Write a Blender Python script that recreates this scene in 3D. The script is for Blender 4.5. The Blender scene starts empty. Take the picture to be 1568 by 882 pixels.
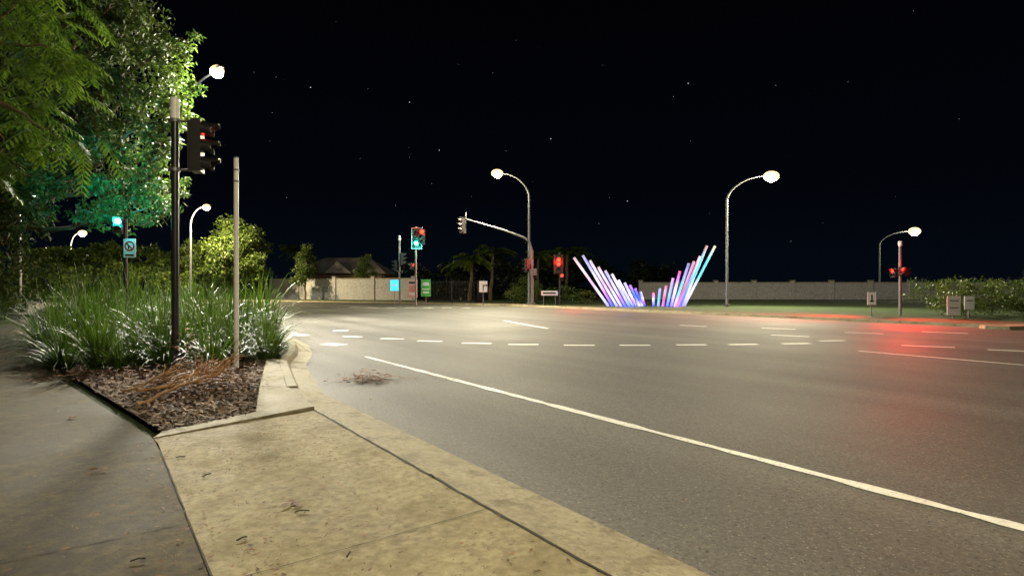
import bpy, math, random
import numpy as np
from mathutils import Matrix, Vector
random.seed(7); rng=np.random.default_rng(7)
sc=bpy.context.scene
sc.view_settings.view_transform='Standard'; sc.view_settings.look='None'; sc.view_settings.exposure=0
D=(-0.592,0.806); N=(0.806,0.592)
def st(s,t,z=0.0): return (s*D[0]+t*N[0], s*D[1]+t*N[1], z)

# ---------------- materials ----------------
def newmat(name):
    m=bpy.data.materials.new(name); m.use_nodes=True
    return m, m.node_tree.nodes, m.node_tree.links, m.node_tree.nodes['Principled BSDF']
def plain(name,col,rough=0.5,metal=0.0,emis=None,es=0.0,var=0.12):
    m,n,l,b=newmat(name)
    b.inputs['Roughness'].default_value=rough; b.inputs['Metallic'].default_value=metal
    tc=n.new('ShaderNodeTexCoord'); nz=n.new('ShaderNodeTexNoise'); nz.inputs['Scale'].default_value=6; nz.inputs['Detail'].default_value=6
    l.new(tc.outputs['Object'],nz.inputs['Vector'])
    r=n.new('ShaderNodeValToRGB'); l.new(nz.outputs['Fac'],r.inputs['Fac'])
    r.color_ramp.elements[0].position=.3; r.color_ramp.elements[1].position=.7
    r.color_ramp.elements[0].color=(*[c*(1-var*2) for c in col],1); r.color_ramp.elements[1].color=(*[min(1,c*(1+var)) for c in col],1)
    l.new(r.outputs['Color'],b.inputs['Base Color'])
    if emis: b.inputs['Emission Color'].default_value=(*emis,1); b.inputs['Emission Strength'].default_value=es
    return m
def emit(name,col,s):
    m,n,l,b=newmat(name); b.inputs['Base Color'].default_value=(*col,1)
    b.inputs['Emission Color'].default_value=(*col,1); b.inputs['Emission Strength'].default_value=s
    return m
def ground_mat(name,stops,scales,rough=(0.6,0.9),bump=0.3,bscale=120,speck=None,bdist=0.01,tracks=0.0,spec=.5):
    m,n,l,b=newmat(name); b.inputs['Specular IOR Level'].default_value=spec
    tc=n.new('ShaderNodeTexCoord')
    def noise(sc_,det=8,ro=.6,vec=None):
        z=n.new('ShaderNodeTexNoise'); z.inputs['Scale'].default_value=sc_; z.inputs['Detail'].default_value=det; z.inputs['Roughness'].default_value=ro
        l.new(vec or tc.outputs['Object'],z.inputs['Vector']); return z
    a=noise(scales[0]); c=noise(scales[1])
    mx=n.new('ShaderNodeMath'); mx.operation='MULTIPLY_ADD'; l.new(c.outputs['Fac'],mx.inputs[0]); mx.inputs[1].default_value=0.5
    hf=n.new('ShaderNodeMath'); hf.operation='MULTIPLY'; l.new(a.outputs['Fac'],hf.inputs[0]); hf.inputs[1].default_value=0.5
    l.new(hf.outputs[0],mx.inputs[2])
    r=n.new('ShaderNodeValToRGB'); l.new(mx.outputs[0],r.inputs['Fac'])
    els=r.color_ramp.elements
    els[0].position=stops[0][0]; els[0].color=(*stops[0][1],1); els[1].position=stops[-1][0]; els[1].color=(*stops[-1][1],1)
    for p,cc in stops[1:-1]:
        e=els.new(p); e.color=(*cc,1)
    out=r.outputs['Color']
    if tracks:
        m1=n.new('ShaderNodeMapping'); m1.inputs['Rotation'].default_value=(0,0,-math.atan2(D[1],D[0])); l.new(tc.outputs['Object'],m1.inputs['Vector'])
        m2=n.new('ShaderNodeMapping'); m2.inputs['Scale'].default_value=(.035,.75,1); l.new(m1.outputs[0],m2.inputs['Vector'])
        z=noise(1.0,3,.5,m2.outputs[0]); q=n.new('ShaderNodeMapRange'); q.inputs['From Min'].default_value=.35; q.inputs['From Max'].default_value=.65
        q.inputs['To Min'].default_value=1-tracks; q.inputs['To Max'].default_value=1+tracks; l.new(z.outputs['Fac'],q.inputs['Value'])
        vm=n.new('ShaderNodeVectorMath'); vm.operation='SCALE'; l.new(out,vm.inputs[0]); l.new(q.outputs[0],vm.inputs['Scale']); out=vm.outputs[0]
    if speck:
        for sp_ in speck:
            col,scl,th=sp_[:3]; wd=sp_[3] if len(sp_)>3 else .05
            z=noise(scl,4 if wd<.1 else 8,.7); rr=n.new('ShaderNodeValToRGB'); rr.color_ramp.elements[0].position=th; rr.color_ramp.elements[1].position=th+wd
            l.new(z.outputs['Fac'],rr.inputs['Fac'])
            mm=n.new('ShaderNodeMix'); mm.data_type='RGBA'; l.new(rr.outputs['Color'],mm.inputs['Factor']); l.new(out,mm.inputs['A']); mm.inputs['B'].default_value=(*col,1)
            out=mm.outputs['Result']
    l.new(out,b.inputs['Base Color'])
    mr=n.new('ShaderNodeMapRange'); l.new(a.outputs['Fac'],mr.inputs['Value']); mr.inputs['From Min'].default_value=.3; mr.inputs['From Max'].default_value=.7
    mr.inputs['To Min'].default_value=rough[0]; mr.inputs['To Max'].default_value=rough[1]; l.new(mr.outputs[0],b.inputs['Roughness'])
    bz=noise(bscale,4,.7); bp=n.new('ShaderNodeBump'); bp.inputs['Strength'].default_value=bump; bp.inputs['Distance'].default_value=bdist
    l.new(bz.outputs['Fac'],bp.inputs['Height']); l.new(bp.outputs['Normal'],b.inputs['Normal'])
    return m
def leafmat(name,dark,light,trans=0.35,rough=.45):
    m,n,l,b=newmat(name)
    at=n.new('ShaderNodeAttribute'); at.attribute_name='rnd'
    r=n.new('ShaderNodeValToRGB'); r.color_ramp.elements[0].color=(*dark,1); r.color_ramp.elements[1].color=(*light,1)
    l.new(at.outputs['Fac'],r.inputs['Fac']); l.new(r.outputs['Color'],b.inputs['Base Color']); b.inputs['Roughness'].default_value=rough
    tr=n.new('ShaderNodeBsdfTranslucent'); l.new(r.outputs['Color'],tr.inputs['Color'])
    mx=n.new('ShaderNodeMixShader'); mx.inputs[0].default_value=trans
    l.new(b.outputs[0],mx.inputs[1]); l.new(tr.outputs[0],mx.inputs[2]); l.new(mx.outputs[0],n['Material Output'].inputs['Surface'])
    return m

M={}
M['asphalt']=ground_mat('asphalt',[(.32,(.032,.032,.029)),(.48,(.074,.072,.065)),(.66,(.135,.132,.118))],(0.25,32),rough=(.6,.8),bump=1.0,bscale=60,
    speck=[((.25,.24,.2),50,.61),((.012,.012,.01),34,.6),((.28,.27,.23),20,.70)],bdist=.01,tracks=.25,spec=.35)
M['conc']=ground_mat('concrete_light',[(.33,(.12,.095,.042)),(.43,(.2,.168,.088)),(.5,(.27,.235,.132)),(.62,(.36,.32,.2))],(1.3,14),rough=(.75,.95),bump=.6,bscale=40,
    speck=[((.135,.108,.048),2.6,.45,.25),((.05,.036,.015),20,.645),((.08,.06,.026),9,.67)],bdist=.006,spec=.3)
M['path']=ground_mat('concrete_dark',[(.33,(.015,.011,.004)),(.48,(.036,.028,.011)),(.65,(.09,.07,.03))],(.8,11),rough=(.75,.92),bump=.5,bscale=40,
    speck=[((.015,.011,.004),20,.6),((.12,.098,.045),3,.55,.2)],bdist=.005,spec=.25)  # darker brown concrete for the footpath left of the driveway
M['kerb']=ground_mat('kerb_concrete',[(.33,(.15,.125,.072)),(.5,(.25,.222,.145)),(.65,(.35,.32,.225))],(1.5,18),rough=(.7,.9),bump=.6,bscale=55,speck=[((.06,.05,.03),30,.62),((.13,.105,.06),4,.52,.15)],bdist=.005,spec=.3)
M['grass']=ground_mat('grass_ground',[(.3,(.02,.035,.01)),(.5,(.04,.07,.018)),(.7,(.07,.1,.03))],(.5,20),rough=(.8,1),bump=1,bscale=30,bdist=.05)
M['soil']=ground_mat('soil',[(.3,(.03,.018,.01)),(.5,(.08,.05,.028)),(.7,(.16,.11,.07))],(4,30),rough=(.85,1),bump=1,bscale=45,bdist=.03)
M['joint']=plain('joint_dark',(.02,.017,.01),.9)
M['paint']=ground_mat('worn_white_paint',[(.3,(.4,.4,.36)),(.5,(.72,.72,.66)),(.7,(.8,.8,.75))],(3,25),rough=(.5,.7),bump=.3,bscale=90,speck=[((.09,.09,.08),34,.6)])
M['black']=plain('black_powdercoat',(.015,.015,.016),.4)
M['dark']=plain('dark_painted_steel',(.03,.035,.04),.35,.3)
M['galv']=plain('galvanised_steel',(.2,.21,.21),.5,.5)
M['white']=plain('white_paint',(.85,.85,.88),.4,var=.05)
M['grey']=plain('grey_plastic',(.3,.3,.32),.5)
M['red_e']=emit('red_lens_lit',(1,.02,.01),10)
M['red_dim']=emit('red_lens_side_lit',(1,.03,.02),2.2)
M['cyan_e']=emit('green_lens_lit',(.05,1,.75),22)
M['lens_off']=plain('lens_unlit',(.012,.01,.01),.5)
M['lamp_e']=emit('lamp_core',(1,.95,.75),90)
M['bowl_e']=emit('lamp_bowl_fringe',(1,.78,.34),2.2)  # yellow bowl colour imitates the glow fringe around the bright core
M['signr']=plain('sign_red',(.6,.03,.03),.4)
M['signg']=plain('sign_green',(.1,.5,.1),.4)
M['signp']=plain('sign_pink',(.75,.45,.45),.4)
M['blue_e']=emit('blue_sign_lit',(.05,.6,1),1.3)
M['bark']=ground_mat('bark',[(.3,(.05,.035,.02)),(.5,(.14,.1,.06)),(.7,(.25,.19,.12))],(3,16),rough=(.8,1),bump=1,bscale=25,bdist=.03)
M['dead']=plain('dead_wood',(.42,.25,.12),.8,var=.25)
M['deadleaf']=leafmat('dead_leaf',(.05,.02,.008),(.3,.12,.035),.2,.8)
M['mulch']=leafmat('mulch_chip',(.03,.016,.01),(.34,.23,.15),.0,.9)
M['leafA']=leafmat('leaf_pinnate',(.02,.06,.004),(.13,.21,.022))
M['leafB']=leafmat('leaf_gum',(.010,.028,.005),(.075,.12,.016),.3,.6)
M['leafC']=leafmat('leaf_shrub',(.03,.06,.01),(.13,.19,.03))
M['leafD']=leafmat('leaf_dark',(.008,.016,.006),(.03,.05,.015))
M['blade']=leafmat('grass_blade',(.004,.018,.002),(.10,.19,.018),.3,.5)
M['glass']=plain('window_glass',(.012,.014,.016),.08)
M['brick']=plain('brick',(.25,.15,.1),.9,var=.2)
M['wallg']=plain('band_wall_grey',(.42,.41,.39),.9,var=.15)
M['roof']=plain('roof_tile',(.36,.34,.34),.8,var=.2)

# ---------------- builder ----------------
class B:
    def __init__(s): s.v=[];s.f=[];s.m=[];s.sm=[];s.mats=[];s.T=Matrix.Identity(4)
    def mi(s,k):
        if k not in s.mats: s.mats.append(k)
        return s.mats.index(k)
    def add(s,vs,fs,k,smooth=False):
        o=len(s.v); i=s.mi(k)
        s.v+= [tuple(s.T@Vector(p)) for p in vs]
        for f in fs: s.f.append(tuple(a+o for a in f)); s.m.append(i); s.sm.append(smooth)
    def tube(s,pts,rad,k,seg=12,cap=True):
        P=[Vector(p) for p in pts]
        if not hasattr(rad,'__len__'): rad=[rad]*len(P)
        vs=[];fs=[]; prev=None
        for i,p in enumerate(P):
            d=(P[min(i+1,len(P)-1)]-P[max(i-1,0)]).normalized()
            if prev is None:
                a=Vector((1,0,0)) if abs(d.x)<.8 else Vector((0,1,0))
                x=(a-d*a.dot(d)).normalized()
            else: x=(prev-d*prev.dot(d)).normalized()
            prev=x; y=d.cross(x)
            for j in range(seg):
                an=2*math.pi*j/seg; vs.append(p+(x*math.cos(an)+y*math.sin(an))*rad[i])
        for i in range(len(P)-1):
            for j in range(seg):
                a=i*seg+j;b=i*seg+(j+1)%seg; fs.append((a,b,b+seg,a+seg))
        s.add(vs,fs,k,True)
        if cap:
            s.add(vs[:seg],[tuple(reversed(range(seg)))],k); s.add(vs[-seg:],[tuple(range(seg))],k)
    def box(s,c,sz,k,R=None,taper=1.0):
        x,y,z=[a/2 for a in sz]
        vs=[(-x,-y,-z),(x,-y,-z),(x,y,-z),(-x,y,-z),(-x*taper,-y*taper,z),(x*taper,-y*taper,z),(x*taper,y*taper,z),(-x*taper,y*taper,z)]
        if R is not None: vs=[tuple(R@Vector(v)) for v in vs]
        vs=[(v[0]+c[0],v[1]+c[1],v[2]+c[2]) for v in vs]
        s.add(vs,[(0,3,2,1),(4,5,6,7),(0,1,5,4),(1,2,6,5),(2,3,7,6),(3,0,4,7)],k)
    def ell(s,c,r,k,nu=12,nv=8,smooth=True):
        vs=[];fs=[]
        for i in range(nv+1):
            th=math.pi*i/nv
            for j in range(nu):
                ph=2*math.pi*j/nu
                vs.append((c[0]+r[0]*math.sin(th)*math.cos(ph),c[1]+r[1]*math.sin(th)*math.sin(ph),c[2]+r[2]*math.cos(th)))
        for i in range(nv):
            for j in range(nu):
                a=i*nu+j;b=i*nu+(j+1)%nu; fs.append((a,a+nu,b+nu,b))
        s.add(vs,fs,k,smooth)
    def done(s,name,parent=None,bevel=0):
        me=bpy.data.meshes.new(name); me.from_pydata(s.v,[],s.f)
        for k in s.mats: me.materials.append(M[k])
        me.polygons.foreach_set('material_index',s.m); me.polygons.foreach_set('use_smooth',s.sm); me.update()
        o=bpy.data.objects.new(name,me); sc.collection.objects.link(o)
        if bevel:
            md=o.modifiers.new('bevel','BEVEL'); md.width=bevel; md.segments=2; md.limit_method='ANGLE'; md.angle_limit=math.radians(35)
        if parent: o.parent=parent
        return o
def empty(name,loc=(0,0,0)):
    e=bpy.data.objects.new(name,None); e.location=loc; e.empty_display_size=.2; sc.collection.objects.link(e); return e
def child_light(parent,name,kind,loc,power,col,radius=.1,target=None,cone=None,blend=.5):
    L=bpy.data.lights.new(name,kind); L.energy=power; L.color=col; L.shadow_soft_size=radius
    o=bpy.data.objects.new(name,L); sc.collection.objects.link(o); o.location=loc
    if kind=='SPOT':
        L.spot_size=math.radians(cone or 120); L.spot_blend=blend
        d=(Vector(target)-Vector(loc)); o.rotation_euler=d.to_track_quat('-Z','Y').to_euler()
    o.parent=parent; 
    return o
def rawmesh(name,V,F,mat,rnd=None,smooth=False,parent=None):
    me=bpy.data.meshes.new(name); V=np.asarray(V,dtype=np.float32); F=np.asarray(F,dtype=np.int32)
    me.vertices.add(len(V)); me.vertices.foreach_set('co',V.ravel())
    k=F.shape[1]; me.loops.add(F.size); me.loops.foreach_set('vertex_index',F.ravel())
    me.polygons.add(len(F)); me.polygons.foreach_set('loop_start',np.arange(0,F.size,k,dtype=np.int32))
    me.update(calc_edges=True)
    if rnd is not None:
        a=me.attributes.new('rnd','FLOAT','POINT'); a.data.foreach_set('value',np.asarray(rnd,dtype=np.float32))
    me.materials.append(M[mat]); 
    if smooth: me.polygons.foreach_set('use_smooth',[True]*len(F))
    o=bpy.data.objects.new(name,me); sc.collection.objects.link(o)
    if parent: o.parent=parent
    return o
def sheet(name,poly,z,mat):
    b=B(); b.add([(p[0],p[1],z) for p in poly],[tuple(range(len(poly)))],mat); o=b.done(name)
    if o.data.polygons[0].normal.z<0: o.data.flip_normals()
    return o

# ---------------- ground & roads ----------------
sheet('ground',[(-600,-300),(600,-300),(600,900),(-600,900)],0,'grass')
corner=[(-4.35,11.0),(-4.75,12.6),(-5.7,15),(-7.6,18),(-11,21.6),(-16,25),(-24,28.5),(-45,36),(-90,50)]
near=[st(-40,2.62)[:2],st(6.5,2.62)[:2],st(8.3,2.62)[:2]]
farR=[(-90,74),(-30,60),(-15,52.5),(-6,47.5),(-1,44),st(32,26.5)[:2],st(-60,26.5)[:2]]
sheet('road',near+corner+farR+[st(-60,2.62)[:2]],0.008,'asphalt')
A=(-3.5,5.55)
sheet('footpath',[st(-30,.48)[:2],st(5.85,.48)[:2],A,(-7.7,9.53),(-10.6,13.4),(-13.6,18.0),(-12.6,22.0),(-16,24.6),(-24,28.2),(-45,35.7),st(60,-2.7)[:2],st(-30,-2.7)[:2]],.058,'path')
sheet('driveway',[st(-30,2.12)[:2],st(7.0,2.12)[:2],A,st(6.3,.485)[:2],st(-30,.485)[:2]],.062,'conc')
b=B()
ss=list(np.arange(-30,8.4,.25))
def lb(s): return max(0,min(1,(s-7.0)/1.4))
vs=[];fs=[]
prof=[(2.13,.064,.064),(2.20,.055,.13),(2.33,.05,.12),(2.40,.04,.03),(2.64,.012,.012)]
for s_ in ss:
    k=lb(s_)
    for t,z0,z1 in prof: vs.append(st(s_,t,z0*(1-k)+z1*k))
n=len(prof)
for i in range(len(ss)-1):
    for j in range(n-1): fs.append((i*n+j,i*n+j+1,(i+1)*n+j+1,(i+1)*n+j))
b.add(vs,fs,'kerb',True); b.done('layback_kerb')
def strip(b,p,q,w,z,k):
    p=Vector(p[:2]);q=Vector(q[:2]);d=(q-p).normalized();n_=Vector((-d.y,d.x))*w/2
    b.add([(*(p-n_),z),(*(q-n_),z),(*(q+n_),z),(*(p+n_),z)],[(0,1,2,3)],k)
def wig(b,p,q,w,z,k,nseg=24,amp=.006):
    P=[Vector(p[:2]).lerp(Vector(q[:2]),i/nseg) for i in range(nseg+1)]
    for i in range(1,nseg): P[i]=P[i]+Vector((random.uniform(-amp,amp),random.uniform(-amp,amp)))
    vs=[];fs=[]
    d=(P[-1]-P[0]).normalized(); nn=Vector((-d.y,d.x))
    for i,pp in enumerate(P):
        ww=w*random.uniform(.6,1.3)/2; vs+= [(*(pp-nn*ww),z),(*(pp+nn*ww),z)]
    for i in range(nseg): fs.append((2*i,2*i+2,2*i+3,2*i+1))
    b.add(vs,fs,k)
b=B()
wig(b,st(-20,.48),st(6.0,.48),.010,.067,'joint',160,.003)
wig(b,st(-20,2.125),st(8.2,2.125),.020,.068,'joint',200,.005)
for s_ in (-2.4,.3,3.15): wig(b,st(s_,.5),st(s_,2.12),.006,.067,'joint',20,.004)
for s_ in (-1.6,1.2,4.1,9.5,13): wig(b,st(s_,-2.6),st(s_,.45 if s_<5 else -.6),.009,.064,'joint',20)
b.done('expansion_joints')
bed=[A,st(6.95,2.14)[:2],st(8.3,2.2)[:2],(-4.55,11.0),(-4.95,12.6),(-5.9,15),(-7.8,18),(-11,21.2),(-13.4,19.5),(-13.5,18.0),(-10.5,13.4),(-7.6,9.53)]
inner=[(-3.55,5.78),(-2.95,6.55),(-3.55,8.0),(-4.75,11.0),(-5.15,12.6),(-6.1,15),(-8,18),(-11,21),(-13.2,19.5),(-13.3,18.0),(-10.3,13.5),(-7.5,9.6)]
sheet('garden_bed',inner,.066,'soil')
def kerb(name,pts,w,h,z0=0.0,side=1,gutter=0):
    P=[Vector(p[:2]) for p in pts]
    Q=[]
    for i in range(len(P)-1):
        for k in range(6): Q.append(P[i].lerp(P[i+1],k/6))
    Q.append(P[-1]); 
    for _ in range(3):
        Q=[Q[0]]+[(Q[i-1]+Q[i]*2+Q[i+1])/4 for i in range(1,len(Q)-1)]+[Q[-1]]
    prof=[(0,z0),(0.02,h-.02),(.04,h),(w-.02,h),(w,h-.02),(w,z0)]
    if gutter: prof=[(-gutter,z0+.012),(-.03,z0+.03)]+prof[1:]
    vs=[];fs=[];n=len(prof)
    for i,p in enumerate(Q):
        d=(Q[min(i+1,len(Q)-1)]-Q[max(i-1,0)]).normalized(); nn=Vector((-d.y,d.x))*side
        for t,z in prof: vs.append((*(p+nn*t),z))
    for i in range(len(Q)-1):
        for j in range(n-1): fs.append((i*n+j,i*n+j+1,(i+1)*n+j+1,(i+1)*n+j))
    fs.append(tuple(range(n))); fs.append(tuple(len(vs)-n+j for j in range(n)))
    b=B(); b.add(vs,fs,'kerb'); return b.done(name)
kerb('kerb',[st(8.27,2.34)]+corner,.18,.143,0.0,1,.32)
kerb('kerb',farR,.18,.14,0.0,1,.3)
b=B()
e_out=[A,st(6.95,2.14),st(8.35,2.2),(-4.5,11.0)]; e_in=[(-3.55,5.78),(-2.95,6.55),(-3.55,8.0),(-4.75,11.0)]
for i in range(3):
    a0,a1,b0,b1=e_out[i],e_out[i+1],e_in[i],e_in[i+1]
    hs=[.072,.10,.135,.135]
    b.add([(a0[0],a0[1],hs[i]),(a1[0],a1[1],hs[i+1]),(b1[0],b1[1],hs[i+1]+.005),(b0[0],b0[1],hs[i]+.005)],[(0,1,2,3)],'kerb')
    b.add([(a0[0],a0[1],hs[i]),(a1[0],a1[1],hs[i+1]),(a1[0],a1[1],0),(a0[0],a0[1],0)],[(3,2,1,0)],'kerb')
b.done('bed_edging')
sheet('verge',[(-1,44.2),st(32,26.68)[:2],st(-60,26.68)[:2],st(-60,75)[:2],st(60,75)[:2],(-90,120),(-90,74.3),(-30,60.2),(-15,52.7),(-6,47.7)],.1,'grass')
sheet('pavement',[(-14.8,52.75),(-6,47.75),(-1.2,44.4),(.8,42.9),(1.8,44.3),(-.2,46.2),(-5,49.4),(-13.5,54)],.125,'kerb')
b=B(); isl=[(17.0,20.4),(17.5,20.0),(18.2,20.0),(20.6,20.9),(20.9,21.4),(20.4,21.7),(18.2,21.1),(17.2,20.9)]
b.add([(x,y,.13) for x,y in isl]+[(x+(18.9-x)*-.03,y+(20.8-y)*-.06,0) for x,y in isl],[tuple(range(8))]+[(i,i+8,(i+1)%8+8,(i+1)%8) for i in range(8)],'kerb'); b.done('traffic_island')

b=B(); z=.013
wig(b,st(-22,4.77),st(11.9,4.77),.115,z,'paint',160,.003)
def dash(x,y,dx,dy,w=.12): strip(b,(x-dx/2,y-dy/2),(x+dx/2,y+dy/2),w,z,'paint')
for (x,y,dx,dy,w) in [(-5.9,19.6,.5,.05,.35),(-4.7,15.0,.55,-.35,.42),(-6.7,17.9,.45,-.3,.4),(-4.85,17.3,.6,-.25,.22),(-3.5,16.6,.7,-.2,.22),(-2.3,15.9,.7,-.12,.22),(-.95,15.3,.8,-.1,.22),
    (.3,15.0,.8,-.05,.22),(1.75,14.8,.8,-.03,.22),(3.2,14.8,.8,0,.22),(4.7,14.9,.8,.05,.22),(6.1,15.0,.8,.1,.22),(7.6,15.2,.8,.12,.22),(9.0,16,.8,.15,.22),
    (10.6,14.5,1.0,-.5,.18),(12.0,13.5,1.0,-.5,.18),(14,12,1.0,-.7,.18),(8.6,17.6,.9,-.6,.2),(11.5,18.6,.9,-.6,.2),(14.3,18.8,1,-.7,.2),(7,22,.8,-.7,.2),(9.6,20.5,.9,-.7,.2)]:
    dash(x,y,dx,dy,w)
strip(b,(-.35,25.2),(1.3,20.6),.16,z,'paint')  # traffic light streak drawn as a white painted strip
for i in range(9): dash(-14+i*1.35,41-i*.15,.7,-.05,.3)
for s_ in np.arange(-24,12,9): strip(b,st(s_+3,14.6),st(s_,14.6),.12,z,'paint')
b.done('road_markings_and_trail')
b=B(); 
pts=[st(8.4,2.66)[:2],(-3.55,9.6),(-3.9,10.6),(-4.1,11.6)]
for i in range(3): wig(b,pts[i],pts[i+1],.02,.0125,'joint',8,.01)
b.done('gutter_joint')

# ---------------- foliage generators ----------------
def rot_basis(n):
    u=rng.normal(size=(n,3)); u/=np.linalg.norm(u,axis=1)[:,None]
    w=rng.normal(size=(n,3)); v=np.cross(u,w); v/=np.linalg.norm(v,axis=1)[:,None]
    return u,v
def cloud_pts(clumps,dens,sub=14,subr=.38):
    P=[];R=[]
    for c,r in clumps:
        r=np.array(r if hasattr(r,'__len__') else (r,r,r),float); c=np.array(c,float)
        d=rng.normal(size=(sub,3)); d/=np.linalg.norm(d,axis=1)[:,None]
        cen=c+d*r*rng.uniform(.35,1.0,size=(sub,1))
        vol=dens*np.prod(r)**(2/3)
        for q in cen:
            k=int(vol*rng.uniform(.5,1.5)/sub)+3
            e=rng.normal(size=(k,3)); e/=np.linalg.norm(e,axis=1)[:,None]
            rr=subr*r*rng.uniform(.6,1.3)
            p=q+e*rr*rng.uniform(.1,1,size=(k,1))**.5*np.array([1,1,.75])
            P.append(p); R.append(np.full(k,rng.uniform(-.25,.25)))
    return np.concatenate(P),np.concatenate(R)
def leafcloud(name,clumps,dens,ls,mat,aspect=.35,sub=14,subr=.38,parent=None,droop=0.5):
    P,R=cloud_pts(clumps,dens,sub,subr); n=len(P)
    u,v=rot_basis(n); u[:,2]-=droop; u/=np.linalg.norm(u,axis=1)[:,None]
    v=v-u*np.sum(u*v,axis=1)[:,None]; v/=np.linalg.norm(v,axis=1)[:,None]
    L=ls*rng.uniform(.6,1.4,size=(n,1)); W=L*aspect
    V=np.stack([P,P+u*L*.45+v*W*.5,P+u*L,P+u*L*.45-v*W*.5],axis=1).reshape(-1,3)
    V[:,2]=np.maximum(V[:,2],.02)
    F=np.arange(4*n).reshape(n,4); rnd=np.repeat(np.clip(R+rng.uniform(.15,.85,n),0,1),4)
    return rawmesh(name,V,F,mat,rnd,parent=parent)
def fronds(name,bases,dirs,mat,L=.55,pairs=9,ll=.15,lw=.036,parent=None):
    V=[];F=[];R=[];o=0
    for bp,dr in zip(bases,dirs):
        dr=Vector(dr).normalized(); side=dr.cross(Vector((0,0,1))).normalized(); Lf=L*random.uniform(.7,1.25); rb=random.random()
        p=Vector(bp)
        for i in range(pairs):
            t=(i+1)/pairs
            q=Vector(bp)+dr*Lf*t+Vector((0,0,-.45*Lf*t*t))
            tang=(dr+Vector((0,0,-.9*t))).normalized()
            for sg in (-1,1):
                l_=ll*(1-.5*abs(t-.5))*random.uniform(.85,1.15)
                d=(side*sg*.8+tang*.55+Vector((0,0,-.45+random.uniform(-.15,.15)))).normalized()
                w=tang*lw*.6
                V+= [tuple(q),tuple(q+d*l_*.45+w),tuple(q+d*l_),tuple(q+d*l_*.45-w)]; F.append((o,o+1,o+2,o+3)); o+=4
                R+=[min(1,max(0,rb*.7+random.uniform(0,.3)))]*4
            w2=side*.004; V+= [tuple(p-w2),tuple(p+w2),tuple(q+w2),tuple(q-w2)]; F.append((o,o+1,o+2,o+3)); o+=4; R+=[.9]*4; p=q
    return rawmesh(name,V,F,mat,R,parent=parent)
def limb(b,p0,p1,r0,r1,k='bark',n=7,jit=.12):
    P=[Vector(p0).lerp(Vector(p1),i/n) for i in range(n+1)]; L=(Vector(p1)-Vector(p0)).length
    for i in range(1,n): P[i]+=Vector((random.uniform(-1,1),random.uniform(-1,1),random.uniform(-.6,.6)))*jit*L/n*1.2
    b.tube(P,[r0+(r1-r0)*i/n for i in range(n+1)],k,8); return P

# near tree with pinnate leaves, trunk outside the left of the view
e=empty('flame_tree'); b=B()
limb(b,(-12.6,10.6,0),(-12.3,10.7,3.4),.28,.2)
tips=[]
br=[((-12.3,10.7,3.4),(-9.9,10.4,4.95),.13,.06),((-9.9,10.4,4.95),(-9.0,9.9,4.8),.055,.04),((-9.0,9.9,4.8),(-7.9,9.6,4.2),.04,.014),((-12.3,10.7,3.4),(-11,10.5,5.9),.14,.08),((-11,10.5,5.9),(-9.5,10.0,5.9),.05,.045),((-9.5,10.0,5.9),(-7.9,9.7,5.6),.045,.014),
    ((-11,10.9,5.9),(-9.8,10.5,7.6),.08,.03),((-9.6,10.1,5.9),(-8.9,10.5,6.9),.03,.01),((-9.6,10.3,4.9),(-9.1,10.2,4.1),.03,.01),((-11.5,10.9,4.8),(-10.2,9.6,5.6),.07,.02),((-11,10.9,5.9),(-11.5,12.5,8),.07,.02),((-9.8,10.5,7.2),(-8.7,10.9,7.4),.03,.01)]
for p0,p1,r0,r1 in br:
    P=limb(b,p0,p1,r0,r1,jit=.25)
    if r1<.046: tips+=[p for p in P[4:]]
bases=[];dirs=[]
cl=[((-9.6,11,6.9),(1.2,.9,.6),60),((-8.9,11,5.95),(.95,.6,.35),34),((-8.0,10.8,5.8),(.35,.4,.2),9),((-9.5,10.9,5.0),(.7,.6,.4),24),((-8.6,11,4.3),(.5,.5,.25),10),((-10.2,10.8,5.6),(.9,.6,1),36),((-9.9,11,4),(.55,.5,.4),18),((-11.3,11.5,7.5),(1.3,1.2,.9),35),((-9.2,10.8,7.6),(.9,.8,.4),26)]
for c,r,k in cl:
    for _ in range(k):
        p=[c[i]+r[i]*random.gauss(0,.5) for i in range(3)]; a=random.uniform(0,2*math.pi)
        bases.append(p); dirs.append((math.cos(a),math.sin(a),random.uniform(-.35,.25)))
for p in tips:
    a=random.uniform(0,2*math.pi); bases.append(tuple(p)); dirs.append((math.cos(a),math.sin(a),random.uniform(-.3,.3)))
b.done('trunk_and_limbs',e)
fronds('foliage',bases,dirs,'leafA',L=.72,pairs=9,ll=.24,lw=.055,parent=e)

def tree(name,base,h,clumps,dens,ls,mat,tr=.22,sub=14,aspect=.35,subr=.38):
    e=empty(name); b=B()
    top=(base[0],base[1],h*.55); limb(b,(base[0],base[1],0),top,tr,tr*.7)
    for c,r in clumps:
        limb(b,(base[0],base[1],h*.3+random.uniform(0,h*.2)),c,tr*.45,tr*.12,jit=.3)
    b.done('trunk_and_limbs',e)
    leafcloud('foliage',clumps,dens,ls,mat,aspect=aspect,sub=sub,subr=subr,parent=e)
    return e
cB=[((-13.5,19.4,11.2),2.1),((-14.6,18.6,9.3),2.2),((-12.4,19.2,8.3),(1.8,1.5,1.5)),((-14.8,18.6,7.0),2.0),((-12.4,18.9,6.3),(1.5,1.3,1.0)),((-13.2,18.9,4.9),(1.4,1.2,.9)),((-11.7,18.8,5.0),(1.1,.9,.8)),((-12,18.7,4.1),(1.1,.9,.6)),((-13.4,19,3.9),(1.1,.9,.6)),
    ((-16.2,18.2,5.5),2.0),((-17.2,17.8,8.3),2.4),((-16.3,20,12.2),2.6),((-13.8,19.5,13.4),2.2),((-11.4,19,9.6),(.9,.9,.8)),((-11.3,19.0,7.4),(.9,.9,.7))]
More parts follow.
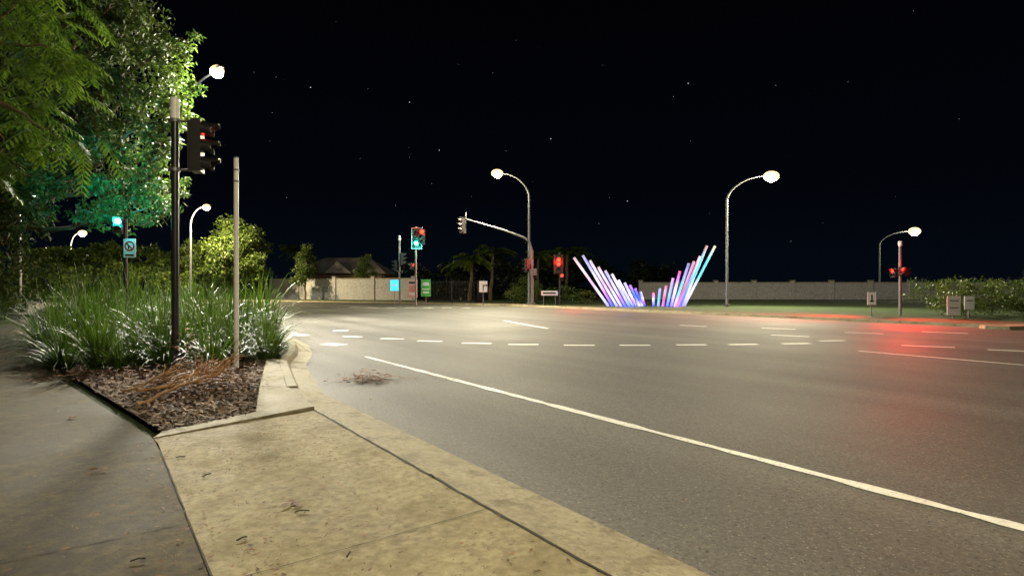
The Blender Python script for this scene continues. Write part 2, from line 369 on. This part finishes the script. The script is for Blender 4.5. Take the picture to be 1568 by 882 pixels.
tree('gum_tree',(-20.5,21.5),11,cB,1350,.17,'leafB',.26,sub=26,aspect=.38,subr=.3)
tree('shade_tree',(-17.9,18.4),5,[((-15.6,17.6,3.0),(1.3,1.1,1.1)),((-15.9,17.6,4.6),(1.3,1.2,1.1)),((-15.2,17.3,1.7),(1.1,1,.9)),((-17.2,18,3.6),(1.6,1.2,1.6)),((-14.9,17.6,3.9),(.7,.7,.4))],1000,.16,'leafB',.16,sub=20)
tree('round_tree',(-29.3,60),7,[((-29.3,60,5.6),(3.0,3,2.9)),((-30.6,59.6,3.6),(2.2,2,1.6)),((-27.8,59.6,3.8),(2.1,2,1.7)),((-29.2,59,7.1),(1.7,1.7,1.4))],1400,.28,'leafC',.2,sub=30,aspect=.5)
tree('conical_tree',(-21.8,60),5.5,[((-21.8,60,2.6),(1.4,1.4,1.4)),((-21.8,60,4.1),(1.0,1,1.3)),((-21.7,60,5.2),(.5,.5,.9))],1400,.22,'leafC',.12,sub=18)
tree('conical_tree',(-15.8,62),5,[((-15.8,62,2.4),(1.5,1.5,1.4)),((-15.8,62,4.0),(.9,.9,1.2))],1200,.22,'leafC',.12,sub=18)
tree('small_tree',(-34,61),5,[((-34,61,4.9),(1.8,1.6,1.7)),((-33,61,3.3),(1.5,1.5,1.3))],800,.28,'leafC',.15,sub=16)
sh=[]
for x in np.arange(-66,-27,2.1): sh.append(((x+random.uniform(-.6,.6),62+random.uniform(-1.5,1.5),random.uniform(1.4,3.4)),(random.uniform(1.3,2.1),1.4,random.uniform(1.4,2.4))))
leafcloud('shrub_hedge',sh,600,.34,'leafC',sub=16,aspect=.5)
sh=[((-43+random.uniform(-18,6),68+random.uniform(0,5),random.uniform(3.4,5.4)),(2.2,2,2)) for _ in range(12)]
leafcloud('background_trees',sh,420,.42,'leafC',sub=14,aspect=.5)
sh=[((x,58+random.uniform(-2,6)+(x>0)*18,random.uniform(1.5,3.6)),(random.uniform(2,3.2),2,random.uniform(1.5,3.2))) for x in np.arange(-12,22,2.6)]
leafcloud('distant_trees',sh,330,.42,'leafD',sub=14,aspect=.5)
leafcloud('roadside_shrub',[((.9,49,1.6),(1.6,1.2,1.4)),((2.4,48,1.1),(1.4,1.1,1.0)),((4.2,47,1.0),(1.3,1,.8)),((5.6,46,.8),(1.2,1,.6)),((.2,47,.8),(1,.9,.7))],900,.16,'leafC',sub=18,aspect=.4)
leafcloud('roadside_shrub',[((20.8+i*1.25,27.0-i*.5+random.uniform(-.4,.4),.85+random.uniform(-.1,.25)),(1.15,1.1,.9)) for i in range(6)]+[((22.5,29,1.2),(2,1.3,1.1)),((25.5,28,1.3),(2,1.3,1.1))],1300,.12,'leafC',sub=24,aspect=.45)
leafcloud('groundcover_plants',[(st(s_,-3.9+random.uniform(-.5,.2),.5),(.9,.8,.55)) for s_ in np.arange(8,46,1.3)],600,.16,'leafB',sub=12,aspect=.3)

def palm(x,y,h):
    e=empty('palm_tree'); b=B(); limb(b,(x,y,0),(x+.3,y,h),.2,.13,n=8,jit=.08); b.done('trunk',e)
    bs=[];ds=[]
    for i in range(26):
        a=random.uniform(0,2*math.pi); bs.append((x+.3,y,h)); ds.append((math.cos(a),math.sin(a),random.uniform(-.1,.9)))
    fronds('fronds',bs,ds,'leafC',L=2.4,pairs=22,ll=.75,lw=.12,parent=e)
for x,y,h in ((-4.2,56.5,4.2),(-2.2,57,4.9),(-27.5,72,6.2),(2.5,60,4.8),(6,64,5.4)): palm(x,y,h)

def inpoly(x,y,poly):
    c=False;j=len(poly)-1
    for i in range(len(poly)):
        xi,yi=poly[i];xj,yj=poly[j]
        if (yi>y)!=(yj>y) and x<(xj-xi)*(y-yi)/(yj-yi)+xi: c=not c
        j=i
    return c
def blades(name,cl,nb,mat,seg=7,wd=(.008,.018),leanr=(.1,1.35)):
    V=[];F=[];R=[];o=0
    for (x,y,z0,h) in cl:
        n=nb; az=rng.uniform(0,2*np.pi,n); L=h*rng.uniform(.5,1.35,n); lean=rng.uniform(leanr[0],leanr[1],n)
        rad=rng.uniform(0,.12,n)
        bx=x+np.cos(az)*rad; by=y+np.sin(az)*rad; w=rng.uniform(wd[0],wd[1],n)
        t=np.linspace(0,1,seg)[None,:]
        r=(lean*L*.8)[:,None]*t**1.35; zz=L[:,None]*(t*(1-.08*lean[:,None])-(.6*lean[:,None])*t**2.5)
        cx=bx[:,None]+np.cos(az)[:,None]*r; cy=by[:,None]+np.sin(az)[:,None]*r; cz=z0+np.maximum(zz,0)
        tw=az+rng.normal(0,.6,n); prof_=(1-t**2.2*.95)
        sx=-np.sin(tw)[:,None]*w[:,None]*prof_; sy=np.cos(tw)[:,None]*w[:,None]*prof_
        a=np.stack([np.stack([cx-sx,cy-sy,cz],-1),np.stack([cx+sx,cy+sy,cz],-1)],2)
        V.append(a.reshape(-1,3)); idx=o+np.arange(n*seg*2).reshape(n,seg,2)
        q=np.stack([idx[:,:-1,0],idx[:,:-1,1],idx[:,1:,1],idx[:,1:,0]],-1).reshape(-1,4); F.append(q); o+=n*seg*2
        cb=rng.uniform(-.2,.2)
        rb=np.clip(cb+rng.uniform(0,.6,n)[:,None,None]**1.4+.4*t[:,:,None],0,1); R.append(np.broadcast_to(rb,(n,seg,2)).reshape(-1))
    return rawmesh(name,np.concatenate(V),np.concatenate(F),mat,np.concatenate(R),smooth=True)
cl=[]
for _ in range(14000):
    x=random.uniform(-13.8,-4.3);y=random.uniform(9.3,19.5)
    if (inpoly(x,y,inner) or inpoly(x+.45,y,inner)) and y>9.7+.25*(x>-6.5) and all((x-c[0])**2+(y-c[1])**2>(.28 if y<13 else .45) for c in cl):
        if x>-5.2 and y<10.9: continue
        h=1.0 if y<10.9 else 1.3
        if y>13: h=1.55
        if x>-5.9 : h=min(h,1.0)
        cl.append((x,y,.06,h*random.uniform(.65,1.3)))
    if len(cl)>170: break
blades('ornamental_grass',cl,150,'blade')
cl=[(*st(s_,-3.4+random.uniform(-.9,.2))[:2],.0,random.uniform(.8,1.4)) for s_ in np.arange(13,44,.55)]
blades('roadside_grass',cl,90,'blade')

n=13000; V=[];F=[];R=[];o=0; k=0
while k<n:
    x=random.uniform(-11,-2.8);y=random.uniform(5.7,12.5)
    if not inpoly(x,y,inner): continue
    a=random.uniform(0,6.28); L=random.uniform(.015,.06); W=L*random.uniform(.12,.35); tl=random.uniform(-.5,.5); z=.07+random.uniform(0,.035)
    dx,dy=math.cos(a)*L,math.sin(a)*L; px,py=-math.sin(a)*W,math.cos(a)*W; dz=tl*L; c=random.random()**1.5
    V+= [(x-dx-px,y-dy-py,z-dz+.01),(x+dx-px,y+dy-py,z+dz+.01),(x+dx+px,y+dy+py,z+dz+.016),(x-dx+px,y-dy+py,z-dz+.016)]; F.append((o,o+1,o+2,o+3)); o+=4; R+=[c]*4; k+=1
rawmesh('mulch',V,F,'mulch',R)
V=[];F=[];R=[];o=0
def litter(x,y,z,s):
    global o
    a=random.uniform(0,6.28);L=s*random.uniform(.5,1.4);W=L*random.uniform(.15,.5);dz=random.uniform(0,.35)*L
    dx,dy=math.cos(a)*L,math.sin(a)*L;px,py=-math.sin(a)*W,math.cos(a)*W
    V.extend([(x-dx,y-dy,z+.004),(x+px,y+py,z+dz+.004),(x+dx,y+dy,z+.008),(x-px,y-py,z+dz*.4+.005)]);F.append((o,o+1,o+2,o+3));o+=4;R.extend([random.random()]*4)
for _ in range(4200):
    s_=random.uniform(-1,6.8); t=random.choice([random.gauss(.5,.2),random.uniform(-2.4,2.1),random.gauss(1.2,.5)])
    if t>2.1 : continue
    x,y,_z=st(s_,t)
    if inpoly(x,y,bed): continue
    litter(x,y,.068,random.choice([.005,.008,.011,.018]))
for _ in range(700):
    x,y,_z=st(random.uniform(4.8,6.9),random.gauss(1.3,.5)); 
    if not inpoly(x,y,bed): litter(x,y,.068,.014)
for _ in range(300):
    x,y,_z=st(random.uniform(5.5,16),random.gauss(-.9,.8))
    if not inpoly(x,y,bed): litter(x,y,.066,.02)
for _ in range(300): litter(random.gauss(-2.35,.22),random.gauss(9.25,.2),.014+abs(random.gauss(0,.06)),.045)
for _ in range(60): litter(random.gauss(-1.6,.35),random.gauss(9.4,.15),.014,.03)
for _ in range(110): litter(random.gauss(-2.9,1.1),random.gauss(10.2,1.1),.014,.022)
for _ in range(90):
    s_=random.uniform(-3,12); x,y,_z=st(s_,random.uniform(2.8,5)); litter(x,y,.014,.014)
for _ in range(160):
    x,y,_z=st(random.uniform(-2,7),random.gauss(2.13,.03)); litter(x,y,.075,.01)
for c in ((-4.9,6.4),(-3.3,4.55),(-1.5,3.85)):
    for _ in range(9): litter(random.gauss(c[0],.05),random.gauss(c[1],.04),.075,.035)
rawmesh('leaf_litter',V,F,'deadleaf',R)
b=B()
def dp(p,ang,L,r,dep):
    q=(p[0]+math.cos(ang)*L,p[1]+math.sin(ang)*L,max(.14,p[2]+random.uniform(-.05,.2)))
    P=limb(b,p,q,r,r*.6,'dead',5,.35)
    if dep>0:
        for i in range(3): dp(tuple(P[random.randint(2,5)]),ang+random.uniform(-.9,.9),L*random.uniform(.5,.75),r*.6,dep-1)
dp((-4.55,6.9,.12),1.1,.6,.026,3); dp((-4.95,7.5,.18),.3,.75,.026,3); dp((-4.7,7.9,.22),.5,.55,.022,2); dp((-5.0,7.3,.2),.9,.6,.02,2)
b.done('dead_branch')
V=[];F=[];R=[];o=0
for _ in range(2300):
    cx,cy,sx,sy,h=random.choice([(-4.2,8.1,.32,.3,.3),(-4.9,8.3,.3,.25,.25),(-5.3,9.3,.14,.12,.6),(-4.3,8.6,.25,.3,.2),(-6.4,9.1,.7,.25,.15)])
    litter(random.gauss(cx,sx),random.gauss(cy,sy),.08+abs(random.gauss(0,h*.5)),.045)
rawmesh('dead_foliage',V,F,'deadleaf',R)
b=B()
for x,y,a,L in ((-1.42,3.72,.1,.09),(-1.6,3.3,.8,.06),(-2.05,3.05,.4,.07),(-2.4,4.4,1.2,.08),(-.6,4.4,2.3,.07),(-1.9,2.75,.3,.12),(-.9,3.1,1.5,.05),(-2.9,4.9,.2,.07)):
    b.tube([(x,y,.075),(x+math.cos(a)*L*.5,y+math.sin(a)*L*.5+.01,.08),(x+math.cos(a)*L,y+math.sin(a)*L,.078)],.0045,'joint',5)
b.done('twigs')

# ---------------- street lamps ----------------
def lamp(base,h,dx,dy,power,col,r=.08,lens=.3,pole='galv',aim=(0,0),soft=.2,spill=0):
    e=empty('street_lamp'); b=B()
    x,y=base; P=[(x,y,0),(x,y,h-1.6)]
    for i in range(1,9):
        t=i/8; P.append((x+dx*t**1.6, y+dy*t**1.6, h-1.6+1.6*math.sin(t*math.pi/2)))
    R=[r*1.3,r]+[r*(1-.5*i/8) for i in range(1,9)]
    b.tube(P,R,pole,10); b.box((x,y,.2),(.4,.4,.12),pole)
    b.done('pole',e)
    lx,ly=x+dx,y+dy; L=math.hypot(dx,dy); ux,uy=dx/L,dy/L
    T=Matrix.Translation((lx,ly,h))@Matrix.Rotation(math.atan2(uy,ux),4,'Z')
    b=B(); b.T=T; b.ell((.3,0,.05),(.46,.19,.10),'grey'); b.done('luminaire',e)
    b=B(); b.T=T; b.ell((.32,0,-.03),(lens*1.2,lens*.85,lens*.8),'bowl_e',16,10)
    b.ell((.32,0,-.03-lens*.1),(lens*.8,lens*.88,lens*.82),'lamp_e',16,10); b.done('lens',e)
    p=(lx+ux*.32,ly+uy*.32,h-.07-lens*.9-.35)
    if power: child_light(e,'lamp_light','SPOT',p,power,col,soft,target=(p[0]+aim[0],p[1]+aim[1],0),cone=165,blend=.6)
    if spill: child_light(e,'lamp_spill','POINT',p,spill,col,.2)
    return e
W=(1,.89,.6); W2=(1,.92,.74)
lamp((-14.6,24.6),9.9,2.9,-2.3,31000,W2,lens=.28,pole='dark',aim=(13,-5),soft=.7,spill=1800)
lamp((1.3,43.3),10.0,-2.1,-.6,15000,W,lens=.38,aim=(-5,-14),spill=1400)
lamp((15.1,40),9.2,2.6,-.4,12000,W,lens=.44,aim=(-4,-12),spill=2600)
lamp((-30.5,54),9,1.4,-.3,9000,(1,.8,.45),lens=.34,spill=7000)
lamp((-39.5,45.7),9,1.3,-.3,5000,(1,.95,.75),lens=.4,spill=5000)
lamp((-62,80),9,1.3,0,5000,W,lens=.5,spill=3000)
lamp((45.2,70),8.3,4.0,0,6000,(1,.95,.7),lens=.6,spill=1500)
lamp((5.8,-4.4),9.2,-2.2,1.6,2700,(1,.85,.52),aim=(-3,5),soft=.3,spill=1500)  # lights the foreground footpath, behind the photographer

# ---------------- traffic signals ----------------
def head(b,pos,yaw,lit={0:'red_e'},sc_=1.0,board=False,n=3,border='white'):
    T0=b.T; b.T=Matrix.Translation(pos)@Matrix.Rotation(yaw,4,'Z')@Matrix.Scale(sc_,4)
    h=.3*n
    b.box((0,0,0),(.3,.16,h),'black'); b.box((0,.1,0),(.24,.06,h-.06),'black')
    if board:
        b.box((0,.03,0),(.62,.02,h+.36),border); b.box((0,.015,0),(.54,.02,h+.28),'black')
    for i in range(n):
        zc=h/2-.15-.3*i; k=lit.get(i,'lens_off')
        vs=[(0,-.1,zc)]+[(.115*math.cos(a*math.pi/8),-.088,zc+.115*math.sin(a*math.pi/8)) for a in range(16)]
        b.add(vs,[(0,1+a,1+(a+1)%16) for a in range(16)],k,False)
        vs=[];fs=[]
        for a in range(15):
            an=math.radians(-40+260*a/14); c,s_=math.cos(an),math.sin(an); dep=.27 if 20<math.degrees(an)<160 else .16
            for r in (.125,.135): vs+= [(r*c,-.08,zc+r*s_),(r*c,-.08-dep,zc+r*s_-.02)]
        for a in range(14):
            q=4*a; fs+= [(q,q+1,q+5,q+4),(q+2,q+6,q+7,q+3),(q+1,q+3,q+7,q+5)]
        b.add(vs,fs,'black')
    b.T=T0
e=empty('traffic_signal'); b=B()
b.tube([(-5.8,9.8,.05),(-5.8,9.8,4.42)],.062,'dark',16); b.tube([(-5.8,9.8,4.38),(-5.8,9.8,4.75)],[.076,.072],'white',16); b.ell((-5.8,9.8,4.75),(.072,.072,.05),'white')
for z in (4.36,3.52): 
    b.tube([(-5.8,9.8,z),(-5.8,9.8,z+.06)],.085,'galv',14); b.tube([(-5.8,9.8,z+.03),(-5.5,9.83,z+.03)],.022,'galv',8)
b.done('pole',e)
b=B(); head(b,(-5.46,9.88,3.97),math.radians(106),{0:'red_dim'},1.0); b.done('signal_head',e)
b=B(); b.tube([(-4.87,10.05,.05),(-4.87,10.05,3.8)],.04,'white',14); b.tube([(-4.87,10.05,3.8),(-4.87,10.05,3.82)],.043,'galv',14)
Rb=Matrix.Rotation(math.atan2(4.95,10.3),3,'Z')
b.box((-4.93,10.2,3.5),(.012,.3,.3),'signr',Rb)
for z in (3.38,3.58): b.tube([(-4.87,10.05,z),(-4.87,10.05,z+.03)],.05,'galv',12)
b.done('sign_post')
e=empty('traffic_signal'); b=B(); b.tube([(-11.65,17.15,0),(-11.65,17.15,3.55)],.06,'dark',12); b.done('pole',e)
b=B(); head(b,(-11.73,16.95,3.35),.45,{0:'cyan_e'},.8,n=2); b.done('signal_head',e)
child_light(e,'green_signal_light','SPOT',(-11.9,16.4,3.6),750,(.02,.8,.85),.1,target=(-12.6,19.2,4.6),cone=130,blend=.9)
child_light(e,'green_signal_light','POINT',(-11.6,16.6,3.5),45,(.02,.85,.85),.1)
b=B(); b.box((-11.42,17.0,2.68),(.36,.015,.56),'white')
b.T=Matrix.Translation((-11.42,16.985,2.74))@Matrix.Rotation(math.radians(90),4,'X')
rr=[(.15*math.cos(a*math.pi/12),.15*math.sin(a*math.pi/12),.0) for a in range(24)]+[(.11*math.cos(a*math.pi/12),.11*math.sin(a*math.pi/12),.0) for a in range(24)]
b.add(rr,[(a,(a+1)%24,24+(a+1)%24,24+a) for a in range(24)],'signr'); b.T=Matrix.Translation((-11.42,16.98,2.74))@Matrix.Rotation(math.radians(45),4,'Y'); b.box((0,0,0),(.24,.006,.035),'signr')
b.T=Matrix.Identity(4); b.box((-11.45,16.985,2.72),(.03,.006,.14),'black'); b.box((-11.42,16.985,2.47),(.26,.006,.05),'black')
b.done('turn_restriction_sign')
e=empty('traffic_signal'); b=B(); b.tube([(-7.1,42,0.1),(-7.1,42,5.9)],.07,'galv',10); b.done('pole',e)
b=B(); head(b,(-7.0,41.8,5.05),0,{2:'cyan_e'},1.25,board=True); head(b,(-6.58,41.75,5.15),0,{0:'red_e'},1.25); head(b,(-7.35,41.9,3.0),.9,{0:'red_e'},.8,n=2); b.done('signal_head',e)
child_light(e,'signal_glow','POINT',(-7.0,41.2,4.7),160,(.05,1,.75),.1); child_light(e,'signal_glow','POINT',(-6.6,41.1,5.5),60,(1,.05,.02),.1)
e=empty('traffic_signal'); b=B(); b.tube([(-8.5,43,0.1),(-8.5,43,5.2)],.07,'galv',10); b.tube([(-8.5,43,5.0),(-8.5,43,5.35)],.09,'white',10); b.done('pole',e)
b=B(); head(b,(-8.3,43,3.6),math.radians(100),{0:'lens_off'},1.0); head(b,(-8.8,43,3.1),math.radians(-80),{},.9);b.done('signal_head',e)
e=empty('mast_arm_signal'); b=B()
b.tube([(1.55,43.0,0.1),(1.5,43,4.2),(1.3,43,4.9),(.9,43,5.2),(-.6,43,5.75),(-3.5,43,6.6)],[.12,.11,.1,.09,.075,.05],'galv',10)
b.box((1.55,43,.2),(.4,.4,.2),'galv'); b.box((1.6,42.8,2.6),(.5,.3,.5),'galv'); b.tube([(-3.5,43,6.3),(-3.5,43,7.1)],.04,'galv',8); b.done('mast',e)
b=B(); head(b,(-3.75,42.95,6.15),math.radians(-60),{},1.15,board=False); b.box((-3.72,43.05,6.15),(.5,.03,1.25),'galv'); head(b,(1.1,42.9,3.1),math.radians(-50),{},1.1); b.done('signal_heads',e)
e=empty('traffic_signal'); b=B(); b.tube([(3.6,43,.1),(3.6,43,4.1)],.06,'dark',10); b.done('pole',e)
b=B(); head(b,(3.5,42.85,3.2),0,{0:'red_e',1:'red_e'},1.15,board=True,border='black'); head(b,(3.75,42.85,2.2),0,{0:'red_e'},.9,n=2); b.done('signal_head',e)
child_light(e,'red_signal_and_road_glow','POINT',(3.5,42.2,3.4),220,(1,.02,.01),.1)
child_light(e,'red_signal_and_road_glow','SPOT',(3.6,42.3,3.2),2500,(1,.015,.006),.15,target=(8,35,0),cone=80,blend=1)  # added spot, reddens the road in place of tail-light streaks
e=empty('traffic_signal'); b=B(); b.tube([(19.1,28,.1),(19.1,28,3.55)],.07,'galv',12); b.tube([(19.1,28,3.5),(19.1,28,3.75)],.085,'white',12); b.done('pole',e)
b=B(); head(b,(19.0,27.8,2.25),.1,{0:'red_e'},.75,n=2); head(b,(19.32,28,2.25),1.3,{0:'red_e'},.75,n=2); head(b,(18.85,28.1,2.2),-1.1,{0:'red_e'},.75,n=2); b.done('signal_head',e)
child_light(e,'red_signal_and_road_glow','POINT',(18.8,27.3,2.4),60,(1,.012,.006),.15)
child_light(e,'red_signal_and_road_glow','SPOT',(18.2,27.4,2.3),12000,(1,.012,.006),.15,target=(10,28.5,-.2),cone=100,blend=1)  # added strong spot for the red traffic glow on the asphalt
child_light(e,'red_signal_and_road_glow','SPOT',(18.6,27.0,2.3),3600,(1,.012,.006),.15,target=(17,20,-.2),cone=95,blend=1)  # second added spot, spreads the red road glow nearer

# ---------------- signs, fence ----------------
def sign(name,x,y,z,w,h,face,marks=(),post=True,yaw=0,base=.1):
    b=B(); b.T=Matrix.Translation((x,y,0))@Matrix.Rotation(yaw,4,'Z')
    if post: 
        for px in ((0,) if w<.9 else (-w*.35,w*.35)): b.tube([(px,.04,base),(px,.04,z+h/2)],.03,'galv',8)
    b.box((0,0,z),(w,.02,h),face)
    for (mx,mz,mw,mh,k) in marks: b.box((mx,-.014,z+mz),(mw,.006,mh),k)
    return b.done(name)
sign('notice_sign',-7.55,43.2,1.35,.75,1.35,'signp',[(0,.45,.55,.16,'black'),(0,.15,.5,.06,'signr'),(0,0,.55,.05,'signr'),(0,-.15,.5,.05,'signr'),(0,-.4,.6,.2,'white')])
sign('community_sign',-6.6,43.6,1.4,.75,1.3,'signg',[(0,.3,.5,.25,'white'),(0,-.1,.55,.08,'white'),(0,-.35,.45,.12,'white')])
b=B(); b.tube([(-2.2,43.6,.1),(-2.2,43.6,2)],.03,'galv',8); b.box((-2.2,43.55,1.5),(.62,.02,.85),'white'); b.box((-2.2,43.53,1.35),(.06,.008,.35),'black'); b.box((-2.1,43.53,1.6),(.28,.008,.07),'black'); b.box((-2.2,43.53,1.56),(.06,.008,.14),'black')
b.add([(-1.98,43.528,1.5),(-1.98,43.528,1.7),(-1.86,43.528,1.6)],[(0,1,2)],'black'); b.done('direction_sign')
sign('illuminated_sign',-9.3,45,1.6,.65,.85,'blue_e',[(0,0,.3,.1,'white')])
sign('keep_left_sign',17.2,27.2,.95,.42,.6,'white',[(0,0,.06,.35,'black'),(.0,-.12,.2,.05,'black')])
sign('hazard_marker_sign',19.65,25.3,.68,.6,.85,'white',[(0,.22,.4,.06,'grey'),(0,-.1,.4,.06,'grey')])
sign('hazard_marker_sign',20.5,25.5,.8,.45,.6,'white',[(0,.1,.3,.06,'grey')])
sign('street_name_sign',2.9,44,1.0,1.3,.35,'white',[(0,0,1.0,.12,'black')])
b=B()
def fence(x0,y0,x1,y1):
    n=int(math.hypot(x1-x0,y1-y0)/.13)
    for i in range(n+1):
        t=i/n; b.box((x0+(x1-x0)*t,y0+(y1-y0)*t,1.05),(.03,.03,1.9),'black')
    a=math.atan2(y1-y0,x1-x0); L=math.hypot(x1-x0,y1-y0)
    for z in (.3,1.85): b.box(((x0+x1)/2,(y0+y1)/2-.0,z),(L,.045,.05),'black',Matrix.Rotation(a,3,'Z'))
    for t in (0,.5,1): b.box((x0+(x1-x0)*t,y0+(y1-y0)*t,1.1),(.08,.08,2.1),'black')
fence(-7.2,48.6,-3.0,47.6); fence(-3.0,47.6,-2.6,52); b.done('palisade_fence')
def wall(x0,y0,x1,y1,h):  # invented wall standing in for the blurred grey traffic bands
    b=B(); L=math.hypot(x1-x0,y1-y0); a=math.atan2(y1-y0,x1-x0); b.T=Matrix.Translation((x0,y0,0))@Matrix.Rotation(a,4,'Z')
    n=int(L/4); 
    for i in range(n):
        b.box((L/n*(i+.5),0,h/2),(L/n-.42,.2,h),'wallg'); b.box((L/n*(i+.5),0,h+.04),(L/n-.42,.28,.08),'kerb')
    for i in range(n+1): b.box((L/n*i,0,h/2+.1),(.4,.4,h+.2),'wallg'); b.box((L/n*i,0,h+.24),(.5,.5,.08),'kerb')
    b.done('trail_band_wall')
wall(-28,64,-10,58,2.3)
wall(14,62,70,58,1.9)

e=empty('brick_house'); b=B(); b.box((-22,76,1.6),(11,8,3.2),'brick'); b.done('walls',e)
b=B(); b.add([(-28.2,71.4,3.1),(-15.8,71.4,3.1),(-15.8,80.6,3.1),(-28.2,80.6,3.1),(-25,76,5.3),(-19,76,5.3)],[(0,1,5,4),(1,2,5),(2,3,4,5),(3,0,4),(0,3,2,1)],'roof')
b.add([(-23.5,70.8,3.15),(-20,70.8,3.15),(-21.75,70.8,4.6),(-23.5,75,3.15),(-20,75,3.15),(-21.75,75,4.6)],[(0,1,2),(0,2,5,3),(1,4,5,2)],'roof'); b.done('roof',e)
b=B(); 
for x in (-25.5,-21.8,-18.2): b.box((x,71.97,1.8),(1.5,.08,1.2),'glass'); b.box((x,71.94,1.15),(1.7,.1,.08),'white')
b.box((-20,71.97,1.15),(.9,.08,2.1),'white'); b.done('windows_and_door',e)

# ---------------- sculpture ----------------
m,n_,l_,bs=newmat('painted_pole_light'); at=n_.new('ShaderNodeAttribute'); at.attribute_name='Col'
l_.new(at.outputs['Color'],bs.inputs['Emission Color']); bs.inputs['Emission Strength'].default_value=1.0  # coloured floodlight on the poles painted in as an emission gradient
l_.new(at.outputs['Color'],bs.inputs['Base Color']); M['sculpt']=m
b=B(); cols=[]
LT=[(4.52,3.62),(5.13,3.76),(5.6,3.38),(6.17,2.91),(6.64,2.63),(7.11,2.4),(7.58,1.97),(8.05,1.78),(8.48,1.6),(8.9,1.36),(9.37,1.12)]
RT=[(10.3,1.03),(10.7,1.36),(11.07,1.55),(11.5,2.1),(11.96,2.6),(12.6,3.15),(13.0,3.3),(13.5,3.67),(14.1,4.45),(14.8,4.45)]
def lerp(a,b_,t): return [a[i]*(1-t)+b_[i]*t for i in range(3)]
def polec(x0,y0,x1,y1,z1,cs,r=.095):
    n=8; P=[(x0+(x1-x0)*i/n,y0+(y1-y0)*i/n,.1+(z1-.1)*i/n) for i in range(n+1)]
    b.tube(P,r,'sculpt',8,cap=True)
    for i in range(n+1):
        t=i/n*(len(cs)-1); k=min(int(t),len(cs)-2); c=lerp(cs[k],cs[k+1],t-k); cols.extend([c]*8)
    cols.extend([cs[0]]*8); cols.extend([cs[-1]]*8)
blue=(.05,.13,1.0);mag=(.42,.16,.75);wh=(.62,.6,.78);pk=(.5,.32,.5);cy=(.1,.45,.6);rd=(.65,.08,.2);lav=(.3,.32,.85)
for i,(x,z) in enumerate(LT):
    a=i/10; xb=6.95+a*2.6; yb=41-1.0*math.sin(a*3.1); yt=yb+.5
    cs=[lav,wh,pk,wh,(.4,.33,.4)] if i<4 else ([blue,lav,lav,wh,(.5,.45,.65)] if i<7 else [wh,blue,blue,mag])
    if i%3==1: cs=[blue,mag,wh,lav,(.3,.3,.45)]
    polec(xb,yb,x,yt,z,cs)
for i,(x,z) in enumerate(RT):
    a=i/9; xb=10.2+a*2.2; yb=40-1*math.sin((1-a)*3.1)+1; yt=yb+.5
    cs=[[blue,lav,wh,mag,rd],[lav,cy,cy,lav,(.2,.25,.5)],[mag,rd,pk,(.5,.2,.3)],[blue,cy,lav,pk]][i%4]
    if i>=8: cs=[lav,wh,cy,cy,(.3,.12,.15) if i==8 else (.4,.35,.3)]
    polec(xb,yb,x,yt,z,cs)
o=b.done('pole_fan_sculpture'); ca=o.data.color_attributes.new('Col','FLOAT_COLOR','POINT')
ca.data.foreach_set('color',np.array([[*c,1] for c in cols],dtype=np.float32).ravel())
child_light(o,'blue_uplight','POINT',(8,39.2,.6),110,(.15,.2,1),.2); child_light(o,'magenta_uplight','POINT',(11.5,39.2,.6),110,(.8,.1,.6),.2)

# ---------------- stars ----------------
b=B(); M['star']=emit('star',(.85,.92,1),1.2)
for i in range(70):
    az=random.uniform(-.8,.8); el=random.uniform(.06,.55)
    if i<9: az,el=[(-.127,.235),(-.178,.31),(.2,.148),(.068,.255),(-.34,.32),(.3,.33),(.5,.1),(-.3,.42),(.55,.38)][i]
    r=.3 if i<6 else random.uniform(.05,.15); d=500
    b.ell((math.sin(az)*math.cos(el)*d,math.cos(az)*math.cos(el)*d,math.sin(el)*d),(r,r,r),'star',6,4)
b.done('stars')

# ---------------- world: night sky ----------------
w=bpy.data.worlds.new('World'); sc.world=w; w.use_nodes=True; nt=w.node_tree; bg=nt.nodes['Background']
sky=nt.nodes.new('ShaderNodeTexSky'); sky.sky_type='NISHITA'; sky.sun_disc=False; sky.sun_elevation=math.radians(-5); sky.sun_rotation=math.radians(200)
tc=nt.nodes.new('ShaderNodeTexCoord'); sp=nt.nodes.new('ShaderNodeSeparateXYZ'); nt.links.new(tc.outputs['Generated'],sp.inputs[0])
cr=nt.nodes.new('ShaderNodeValToRGB'); nt.links.new(sp.outputs['Z'],cr.inputs['Fac'])
cr.color_ramp.elements[0].position=0; cr.color_ramp.elements[0].color=(.0012,.0028,.0056,1)
cr.color_ramp.elements[1].position=.45; cr.color_ramp.elements[1].color=(.0005,.0006,.0012,1)
ee=cr.color_ramp.elements.new(.15); ee.color=(.0007,.0013,.0031,1)
ml=nt.nodes.new('ShaderNodeVectorMath'); ml.operation='SCALE'; ml.inputs['Scale'].default_value=.02; nt.links.new(sky.outputs[0],ml.inputs[0])
ad=nt.nodes.new('ShaderNodeVectorMath'); ad.operation='ADD'; nt.links.new(ml.outputs[0],ad.inputs[0]); nt.links.new(cr.outputs['Color'],ad.inputs[1])
nt.links.new(ad.outputs[0],bg.inputs['Color']); bg.inputs['Strength'].default_value=1.0

cam=bpy.data.cameras.new('camera'); co=bpy.data.objects.new('camera',cam); sc.collection.objects.link(co); sc.camera=co
cam.sensor_width=36; cam.lens=20; cam.clip_end=3000; cam.clip_start=.05
co.location=(0,0,1.55); co.rotation_euler=(math.radians(89.8),0,0)
